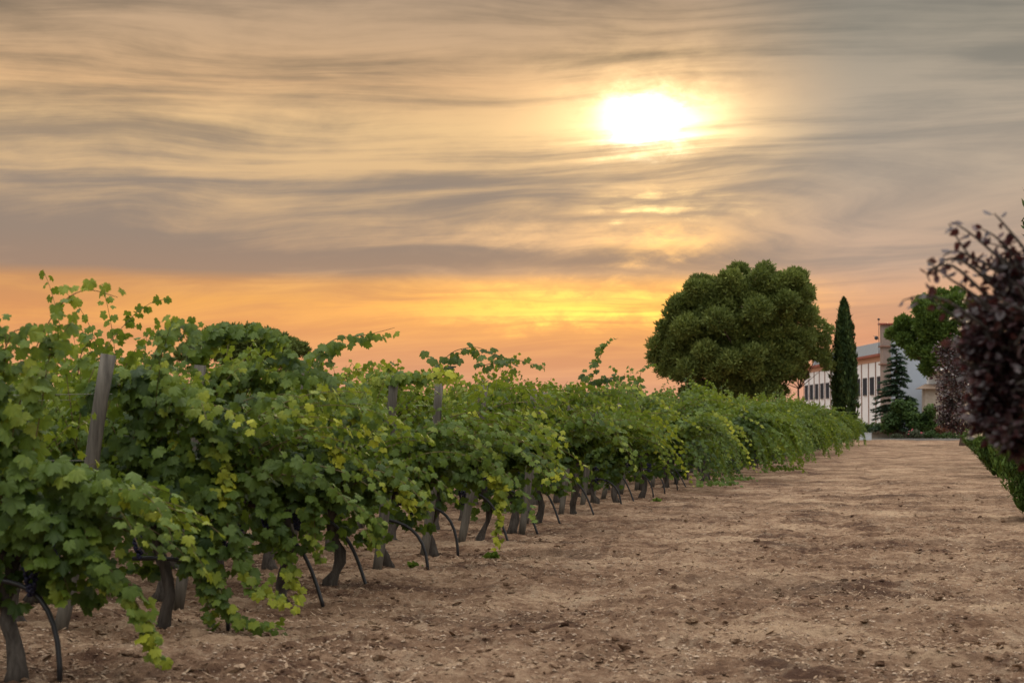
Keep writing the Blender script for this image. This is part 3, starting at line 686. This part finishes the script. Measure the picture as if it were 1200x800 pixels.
cypress('cypress', 'tall narrow dark cypress standing before the white winery facade', 200, 990, 14.5, 352, 4)
cypress('cypress', 'tall dark cypress whose twigs just enter the frame above the purple plum', 75, 1279, 66, 60, 6)

# ------------------------------------------------------------------ cedar
def cedar():
    Y = 218; r = np.random.default_rng(31); base = P(1051, 500, Y); base[2] = 0; root = empty('cedar', tuple(base)); k = Y/F
    h = P(1051, 402, Y)[2]; b = MB(); b.tube([(0, 0, -.2), (0, 0, h*.6), (0, 0, h)], [.22, .12, .02], 8); b.build('trunk', M['pinebark'], root, True)
    PP, NN, TT, SS, OO = [], [], [], [], []; lb = MB()
    z = 1.2
    while z < h-.1:
        f = 1-(z/h); L0 = (3.3*f**.8+.15)
        for q in range(8 if f > .2 else 5):
            zq = z; z = zq+r.uniform(-.3, .3)
            a = r.uniform(0, 6.28); L = L0*r.uniform(.6, 1.12); t = np.linspace(0, 1, 7)
            pth = np.stack([np.cos(a)*L*t, np.sin(a)*L*t, z+.10*L*t-.26*L*t*t], -1); lb.tube(pth, np.linspace(.04, .01, 7), 4, False)
            n = int(60*L)+14; tt_ = r.random(n)**.8; pp = np.stack([np.interp(tt_, t, pth[:, c]) for c in range(3)], -1)+r.normal(0, .06, (n, 3))*[1.6, 1.6, .6]
            d = np.array([math.cos(a), math.sin(a), -.25]); sd_ = np.cross(d, [0, 0, 1])
            PP.append(pp); TT.append(d*.7+sd_*r.normal(0, .7, (n, 1))+r.normal(0, .15, (n, 3))); NN.append(np.array([0, 0, 1.0])+r.normal(0, .35, (n, 3))); SS.append(r.uniform(.22, .42, n)); OO.append(np.clip(.4+r.normal(0, .16, n), 0, 1)); z = zq
        z += .40+.1*r.random()
    v, t, tn = sweep_leaves(*[np.concatenate(q) for q in (PP, NN, TT, SS, OO)], BLADE, r=r)
    lb.build('branches', M['pinebark'], root, True); mk('crown', v, t, M['cedar'], root, True, {'tone': tn})
    tag(root, 'layered cedar with drooping branches in front of the shade-tinted gable', 'cedar')
cedar()

# ------------------------------------------------------------------ shrubs before the winery
def shrub(name, lab, Y, blobs, m, sz=.22, per=260, seed=1, cat='shrub', up=.3, group=None, tpl=OVATE, extra=None, zmin=.1):
    r = np.random.default_rng(seed); cx = np.mean([b[0] for b in blobs]); base = P(cx, 500, Y); base[2] = 0; root = empty(name, tuple(base)); k = Y/F
    pf = []
    for x, y, R0 in blobs:
        w_ = P(x, y, Y); pf.append((w_[0]-base[0], r.normal(0, R0*k*.5), max(w_[2], R0*k*.7), R0*k))
    puff_mesh('foliage', pf, per, tpl, sz, M[m], root, r, up=up, blade=False, shell=.6, tone0=.35)
    b = MB(); 
    for p in pf[:4]: b.tube([(0, 0, -.1), (p[0]*.5, p[1]*.5, p[2]*.5), (p[0], p[1], p[2])], [.06, .04, .015], 5)
    b.build('stems', M['bark'], root, True)
    if extra:
        fb = MB()
        for q in range(extra): 
            p = pf[int(r.integers(0, len(pf)))]; d = unit(r.normal(0, 1, 3)); d[1] = -abs(d[1]); d[2] = abs(d[2]); fb.ball(np.array(p[:3])+d*p[3]*1.02, .07*r.uniform(.8, 1.6), 6, 4)
        fb.build('flowers', M['flower'], root, True)
    tag(root, lab, cat, group); return root
GS = 'garden shrubs before the winery'
shrub('round_shrub', 'large rounded dark green shrub right of the cedar', 216, [(1046, 492, 11), (1058, 482, 13), (1068, 488, 11), (1054, 475, 8), (1066, 476, 8), (1040, 500, 8), (1072, 498, 8)], 'shrub', .30, 420, 1, group=GS)
shrub('round_shrub', 'mid green rounded shrub beside the purple tree', 217, [(1086, 490, 10), (1094, 495, 9), (1082, 500, 8), (1090, 480, 7), (1100, 500, 9)], 'shrub', .28, 360, 2, group=GS)
shrub('low_hedge', 'low clipped dark hedge below the white facade', 221, [(1006, 502, 6), (1013, 501, 6), (1020, 502, 6), (1028, 501, 6), (1036, 502, 6), (999, 502, 6)], 'shrub', .24, 260, 3, 'hedge')
shrub('small_bush', 'small grey green bush before the low terrace wall', 213.5, [(1051, 511, 4), (1047, 512, 3), (1055, 512, 3)], 'olive', .14, 260, 4, group=GS)
shrub('flowering_bush', 'grey green bush with pink flowers at its left side', 213.5, [(1067, 509, 5), (1073, 508, 6), (1079, 510, 4)], 'olive', .16, 260, 5, group=GS, extra=9)
shrub('small_bush', 'low dark green bush between the pink flowers and red bushes', 213.5, [(1086, 510, 4), (1092, 508, 5), (1098, 511, 4)], 'shrub', .16, 220, 6, group=GS)
shrub('red_bush', 'reddish low bush beside the right hedge', 214.5, [(1102, 503, 5), (1109, 502, 5), (1115, 504, 5)], 'redleaf', .16, 240, 7, group=GS)
shrub('small_bush', 'dark green low bush under the purple tree', 213.8, [(1106, 511, 4), (1113, 510, 5), (1121, 511, 5)], 'shrub', .16, 240, 8, group=GS)
shrub('small_bush', 'tiny pale bush beside the white trough', 214, [(1004, 508, 3), (1002, 513, 3)], 'olive', .13, 160, 9, group=GS)

# ------------------------------------------------------------------ terrace wall, kerb, trough
def boxes(name, lab, cat, m, lst, loc, rz=0.0, parent=None):
    b = MB()
    for q in lst: b.box(*q)
    o = b.build(name, m, parent, False); o.location = loc; o.rotation_euler = (0, 0, rz)
    if lab: tag(o, lab, cat)
    md = o.modifiers.new('bevel', 'BEVEL'); md.width = .02; md.segments = 2; md.limit_method = 'ANGLE'
    return o
wl = P(1020, 505, 219)
rt_ = empty('terrace_wall', (float(wl[0]), 217.5, 0)); tag(rt_, 'low stepped beige terrace wall with a pale coping behind the small bushes', 'wall')
boxes('lower_wall', None, None, M['beige'], [(0, 7.6, 0, .4, -.1, .62)], (0, 0, 0), 0, rt_)
boxes('coping', None, None, M['oldtile'], [(-.05, 7.65, -.06, .46, .62, .70)], (0, 0, 0), 0, rt_)
boxes('upper_wall', None, None, M['oldtile'], [(.05, 5.2, 1.2, 1.7, -.1, 1.12)], (0, 0, 0), 0, rt_)
b = MB(); b.ball((1.6, 1.4, 1.1), .40, 10, 6, (1.4, .8, .55), .06); b.build('boulder', M['beige'], rt_, True)
kb = P(1018, 514, 212)
boxes('kerb', 'thin grey concrete kerb closing the far end of the lane', 'kerb', M['kerb'], [(-.1, 11.0, 0, .22, -.1, .12)], (float(kb[0]), 212.0, 0.02))['kind'] = 'structure'
tr = P(1014, 512, 211); root = empty('white_trough', (float(tr[0]), 211, 0)); tag(root, 'small pale blue-white trough at the far end of the vine rows', 'trough')
bb = MB()
bb.box(-.62, .62, -.3, -.24, 0, .70).box(-.62, .62, .24, .3, 0, .70).box(-.62, -.56, -.238, .238, 0, .70).box(.56, .62, -.238, .238, 0, .70).box(-.558, .558, -.238, .238, .02, .40)
bb.build('basin', M['trough'], root); b = MB(); b.box(-.66, .66, -.34, -.22, .702, .75).box(-.66, .66, .22, .34, .702, .75); b.build('rim', M['trough'], root)

# ------------------------------------------------------------------ winery
def winery():
    A = P(1036, 470, 236); Bp = P(943, 470, 292); d = np.array([Bp[0]-A[0], Bp[1]-A[1]]); L = float(np.hypot(*d)); ang = math.atan2(d[1], d[0])
    root = empty('winery', (float(A[0]), float(A[1]), 0), ang)      # local x runs along the facade away from the camera, local -y looks right, +y faces the vines
    tag(root, 'long white winery with brown pilasters, dark windows and a shade-tinted gable end', 'building')
    # find which side faces the vines (world -x): local +y = (-sin, cos)
    hF = 9.6
    b = MB(); b.box(0, L, -12, 0, -.2, hF-.802); b.build('wall', M['render'], root)
    b = MB(); b.box(-.02, L, -11.9, .06, hF-.80, hF-.22); b.build('cornice', M['cornice'], root)
    b = MB(); b.box(-.04, L, -11.9, .42, hF-.218, hF+.06); b.build('eave', M['redtile'], root)
    nb_ = 13; bay = L/nb_
    for i in range(nb_):
        x = (i+.5)*bay+.3
        bx = MB(); bx.box(x+bay*.5-.17, x+bay*.5+.17, .002, .07, 0, hF-.802); bx.build('pilaster', M['pil'], root)
        wf = MB(); wf.box(x-1.12, x+1.12, .002, .10, 5.0, 5.10).box(x-1.12, x+1.12, .002, .10, 7.0, 7.10).box(x-1.12, x-1.04, .002, .10, 5.102, 6.998).box(x+1.04, x+1.12, .002, .10, 5.102, 6.998).box(x-.03, x+.03, .04, .09, 5.102, 6.998)
        f = wf.build('window', M['frame'], root); g = MB(); g.box(x-1.038, x+1.038, .004, .035, 5.102, 6.998); g.build('pane', M['glass'], f)
    b = MB(); b.box(0, L, .002, .12, 0, .55); b.build('plinth', M['pil'], root)
    # set back metal roof
    b = MB(); z0, z1 = hF+.062, 11.35
    prof = [(-.8, z0), (-1.6, z1), (-10.4, z1), (-11.2, z0)]
    v = [(x, y, z) for x in (1.2, L-1) for y, z in prof]
    b.addm(v, [(0, 4, 5, 1), (1, 5, 6, 2), (2, 6, 7, 3), (0, 1, 2, 3), (7, 6, 5, 4)]); b.build('roof', M['metalroof'], root)
    rb_ = MB()
    for q in range(26): 
        x = 1.6+q*(L-3)/26; rb_.addm([(x, -.79, z0), (x+.08, -.79, z0), (x+.08, -1.60, z1+.05), (x, -1.60, z1+.05), (x, -.75, z0+.05), (x+.08, -.75, z0+.05)], [(0, 1, 2, 3), (4, 5, 2, 3)])
    rb_.build('roof_ribs', M['metalroof'], root)
    # gable block facing the camera, with brick corner pier and tile coping
    hG = 12.75
    b = MB(); b.box(-1.6, -.004, -6.0, -.45, -.2, hG); b.build('gable_wall', M['shadewall'], root)
    b = MB(); b.box(-1.80, -.006, -.448, .42, -.2, hG+.05); pr = b.build('pier', M['brick'], root)
    for z in (5.2, 8.3, 10.3): b = MB(); b.box(-2.02, .02, -.52, .63, z, z+.16); b.build('band', M['pil'], pr)
    tb = MB()
    for q in range(24):
        y = .55-q*.29; tb.tube([(-2.1, y, hG+.10), (.1, y, hG+.22)], [.13, .13], 7)
    tb.build('tile_coping', M['redtile'], root, True)
    # wall lantern on the gable
    b = MB(); b.tube([(-1.6, -1.0, 9.6), (-2.0, -1.0, 9.9), (-2.35, -1.0, 9.75)], [.035]*3, 6).tube([(-2.35, -1.0, 9.75), (-2.35, -1.0, 9.35)], [.02, .02], 5)
    ln = b.build('lantern_bracket', M['iron'], root, True); b = MB()
    b.ball((-2.35, -1.0, 9.05), .26, 8, 5, (.8, .8, 1.2)).ball((-2.35, -1.0, 9.42), .15, 8, 4, (1.4, 1.4, .5)); b.build('lantern', M['iron'], ln, True)
    # antenna mast with dish
    b = MB(); b.tube([(-.9, .72, 9.4), (-.9, .72, 13.4)], [.03, .025], 6); mm = b.build('mast', M['iron'], root, True)
    b = MB(); b.ball((-.9, .72, 13.45), .16, 8, 5, (1, 1, .8)); b.build('vane', M['iron'], mm, True)
    b = MB(); b.ball((-.9, 1.0, 11.35), .26, 9, 5, (.5, .9, .9)).tube([(-.9, .72, 11.2), (-.9, 1.3, 11.6)], [.025, .02], 5); b.build('dish', M['frame'], mm, True)
winery()
def annex():
    A = P(1079, 480, 230); root = empty('annex', (float(A[0]), 230, 0), .1); tag(root, 'low beige annex with small tiled roofs beside the shade-tinted gable', 'building')
    b = MB(); b.box(.5, 4.6, 0, 4, -.2, 5.5); b.build('wall', M['beige'], root)
    def slab(x0, x1, z, hgt, nm):
        b = MB(); v = [(x0, -.6, z), (x1, -.6, z), (x1, 3, z), (x0, 3, z), ((x0+.9), .8, z+hgt), (x1, .8, z+hgt)]
        b.addm(v, [(0, 3, 2, 1), (0, 1, 5, 4), (4, 5, 2, 3)], [(0, 4, 3), (1, 2, 5)]); b.build(nm, M['oldtile'], root)
    slab(-.35, 4.9, 5.502, .55, 'roof')
    b = MB(); b.box(1.0, 3.4, 1.2, 3.5, 5.7, 7.2); b.build('upper_wall', M['render'], root); slab(.55, 3.9, 7.202, .4, 'upper_roof')
annex()

# ------------------------------------------------------------------ hedge shrubs along the right side of the lane
def vase(name, lab, Y, X, Rr, h, seed, scale=1.0):
    r = np.random.default_rng(seed); root = empty(name, (X, Y, 0)); n = int(9500*min(1.6, max(.8, Rr)))
    t = r.random(n); a = r.uniform(0, 6.28, n); prof = Rr*np.interp(t, [0, .12, .35, .6, .85, 1], [.48, .66, .86, 1.0, .86, .35]); lob = 1+.09*np.sin(a*4+seed)+.07*np.sin(a*7+t*9)
    rad = prof*lob*r.uniform(.70, 1.05, n); p = np.stack([np.cos(a)*rad, np.sin(a)*rad, .05+t*h*.95], -1); out = np.stack([np.cos(a), np.sin(a), 0*a], -1)
    tip = unit(out*.45+[0, 0, .9]+r.normal(0, .22, (n, 3))); nn = out+r.normal(0, .55, (n, 3))
    v, tr_, tn = sweep_leaves(p, nn, tip, r.uniform(.07, .17, n)*scale, np.clip(.38+r.normal(0, .17, n)+.12*np.sin(a*4+seed), 0, 1), BLADE, r=r)
    mk('foliage', v, tr_, M['thuja'], root, True, {'tone': tn})
    b = MB(); b.tube([(0, 0, -.1), (0, 0, h*.6)], [.07, .03], 6); b.build('stem', M['bark'], root, True)
    tag(root, lab, 'shrub', 'dense green shrubs lining the right side of the lane'); return root
vase('hedge_shrub', 'nearest dense green shrub at the right edge, below the purple plum', 33.0, 1.86, .88, 1.75, 1)
vase('hedge_shrub', 'second dense green shrub from the camera on the right of the lane', 60.0, 2.2, 1.0, 1.6, 2, 1.2)
for q, Y in enumerate((71, 82, 94, 107, 121, 136, 152, 170, 188)):
    vase('hedge_shrub', '%s green shrub from the camera in the line right of the lane' % ordw(q+3), Y, 2.3+q*.09, 1.05, 1.5, 10+q, 1.5)

# ------------------------------------------------------------------ purple plum trees
def plum(name, lab, base, canes, puffs, per, leaf, seed, near=False, nsub=0):
    r = np.random.default_rng(seed); root = empty(name, tuple(base)); base = np.array(base)
    fork = np.array([0, 0, .95 if near else puffs[0][2]-puffs[0][3]*.9])
    b = MB(); b.tube([(0, 0, -.1), (.02, 0, fork[2]*.5), tuple(fork)], [.07, .055, .05], 9); b.build('trunk', M['bark'], root, True)
    br = MB(); PP, NN, TT, SS, OO = [], [], [], [], []
    def leafpath(pth, s, step, spread=.02):
        pth = np.array(pth, float); seg = np.linalg.norm(np.diff(pth, axis=0), axis=1); L = seg.sum(); cum = np.concatenate([[0], np.cumsum(seg)]); n = max(4, int(L/step))
        for i in range(n):
            dd = L*(i+1)/n; p = np.array([np.interp(dd, cum, pth[:, c]) for c in range(3)]); p0 = np.array([np.interp(max(dd-.03, 0), cum, pth[:, c]) for c in range(3)])
            tg = unit(p-p0+1e-6); lat = unit(np.cross(tg, r.normal(0, 1, 3)))
            PP.append(p+lat*spread*r.random()); TT.append(tg*.6+lat*.9+np.array([0, 0, -.25])); NN.append(np.array([0, -.2, .8])+r.normal(0, .55, 3)); SS.append(s*r.uniform(.7, 1.2)); OO.append(np.clip(.38+r.normal(0, .22), 0, 1))
    for pts in canes:
        pts = np.array(pts)-base; t = np.linspace(0, 1, len(pts)); tf = np.linspace(0, 1, 14); sm = np.stack([np.interp(tf, t, pts[:, c]) for c in range(3)], -1)
        for _ in range(2): sm[1:-1] = .25*sm[:-2]+.5*sm[1:-1]+.25*sm[2:]
        br.tube(sm, np.linspace(.007, .002, 14), 5, False); leafpath(sm, leaf, .022)
    for (x, y, z, R0) in puffs:
        for q in range(int(nsub*(max(1.0, R0/.22)**1.7 if near else 1))):
            d = unit(r.normal(0, 1, 3)); c = np.array([x, y, z]); p0 = c+d*R0*.2; p1 = c+d*R0*r.uniform(.8, 1.05)+np.array([0, 0, .1*R0]); mid = (p0+p1)/2+r.normal(0, .06*R0, 3)
            br.tube([p0, mid, p1], [.008, .005, .002], 4, False); leafpath([p0, mid, p1], leaf, .028 if near else .06, .03)
        t = np.linspace(0, 1, 7)[:, None]; e_ = np.array([x, y, z]); md = fork*.55+e_*.45+np.array([0, 0, .22*np.linalg.norm((e_-fork)[:2])*r.uniform(.4, 1.4)])+r.normal(0, .05, 3)
        br.tube((1-t)**2*fork+2*t*(1-t)*md+t*t*e_, np.linspace(.007+.035*min(R0, .6), .004, 7), 6, False)
    br.build('branches', M['bark'], root, True)
    v, t, tn = sweep_leaves(np.array(PP), np.array(NN), np.array(TT), np.array(SS), np.array(OO), OVATE, (.1, .6), (-.2, .7), r)
    mk('foliage', v, t, M['plum'], root, True, {'tone': tn})
    tag(root, lab, 'plum tree', 'purple-leaved plum trees on the right of the lane')
Yn = 6.6
def c3(pts): return [tuple(P(p[0], p[1], Yn+(p[2] if len(p) > 2 else 0))) for p in pts]
canes = [c3(q) for q in (
    [(1230, 400), (1170, 340), (1128, 290), (1112, 262)], [(1230, 380), (1180, 310), (1140, 275), (1120, 262, -.1)], [(1240, 360), (1190, 300), (1165, 275), (1150, 268)], [(1230, 330), (1200, 305), (1178, 290), (1160, 285)],
    [(1210, 420), (1150, 380), (1110, 350), (1080, 345), (1058, 352)], [(1200, 400), (1150, 350), (1110, 325), (1086, 305)], [(1190, 380), (1140, 330), (1112, 305), (1084, 318), (1090, 330)], [(1220, 450), (1160, 400), (1120, 372), (1090, 350)],
    [(1220, 480), (1170, 440), (1150, 450), (1132, 470)], [(1230, 520), (1180, 500), (1150, 490), (1130, 478)], [(1230, 540), (1190, 530), (1165, 515)], [(1250, 540), (1215, 545), (1192, 540)], [(1210, 440), (1165, 420), (1140, 425), (1118, 400)],
    [(1230, 300), (1210, 290), (1192, 296)], [(1225, 330), (1200, 290), (1176, 262), (1165, 250)], [(1180, 350), (1140, 312), (1118, 300), (1100, 308), (1096, 322)], [(1220, 360), (1160, 310), (1120, 292), (1105, 300)], [(1250, 420), (1180, 380), (1140, 350), (1125, 330)])]
def pf(px, py, R0, dy=0): 
    w_ = P(px, py, Yn+dy); return (w_[0]-1.45, w_[1]-6.7, w_[2], R0)
pfs = [pf(1152, 432, .075), pf(1160, 488, .07), pf(1142, 402, .055), pf(1172, 398, .09), pf(1175, 455, .10), pf(1250, 380, .20), pf(1215, 370, .14, -.1), pf(1190, 360, .10), pf(1260, 470, .24, -.1), pf(1210, 450, .15, .1), pf(1180, 430, .11), pf(1222, 492, .14), pf(1180, 490, .11, .1), pf(1250, 330, .16), pf(1185, 512, .06, -.1), pf(1150, 370, .07, .1), pf(1162, 460, .07),
       pf(1300, 400, .30, -.35), pf(1300, 360, .30, .45), pf(1290, 480, .26, .3), pf(1380, 330, .42, -.5), pf(1400, 470, .42, -.45), pf(1500, 300, .5, -.4), pf(1560, 420, .5, .6), pf(1750, 380, .55, -.2), pf(1850, 330, .5, .3), pf(1650, 220, .55),
       pf(1330, 420, .40), pf(1420, 380, .5, .3), pf(1350, 500, .4, .2), pf(1500, 450, .6, .2), pf(1420, 250, .5), pf(1620, 350, .7), pf(1350, 300, .3, .2), pf(1190, 400, .12, .3), pf(1240, 420, .22, .5), pf(1210, 330, .10, .2), pf(1180, 320, .07)]
plum('purple_plum', 'near blurred dark purple plum tree reaching in from the right edge', (1.45, 6.7, 0), canes, pfs, 0, .035, 51, True, 27)
def pf2(px, py, rpx, Y, b): w_ = P(px, py, Y); k = Y/F; return (w_[0]-b[0], rng.normal(0, .3), w_[2], rpx*k)
b2 = (2.1, 42.0, 0.0)
plum('purple_plum', 'dense fine-leaved purple plum tree behind the near one, over the hedge', b2, [], [pf2(x, y, q, 42, b2) for x, y, q in ((1160, 470, 34), (1140, 420, 34), (1165, 400, 34), (1118, 440, 24), (1120, 470, 20), (1185, 440, 36), (1135, 490, 22), (1150, 385, 26), (1110, 415, 16), (1190, 480, 30), (1170, 500, 22))], 0, .062, 52, False, 90)
b3 = (2.4, 75.0, 0.0)
plum('purple_plum', 'farthest purple plum tree peeping out left of the dense one', b3, [], [pf2(x, y, q, 75, b3) for x, y, q in ((1108, 492, 12), (1120, 500, 12), (1112, 455, 17), (1125, 440, 20), (1108, 475, 13), (1125, 480, 18), (1140, 460, 24))], 0, .085, 53, False, 90)
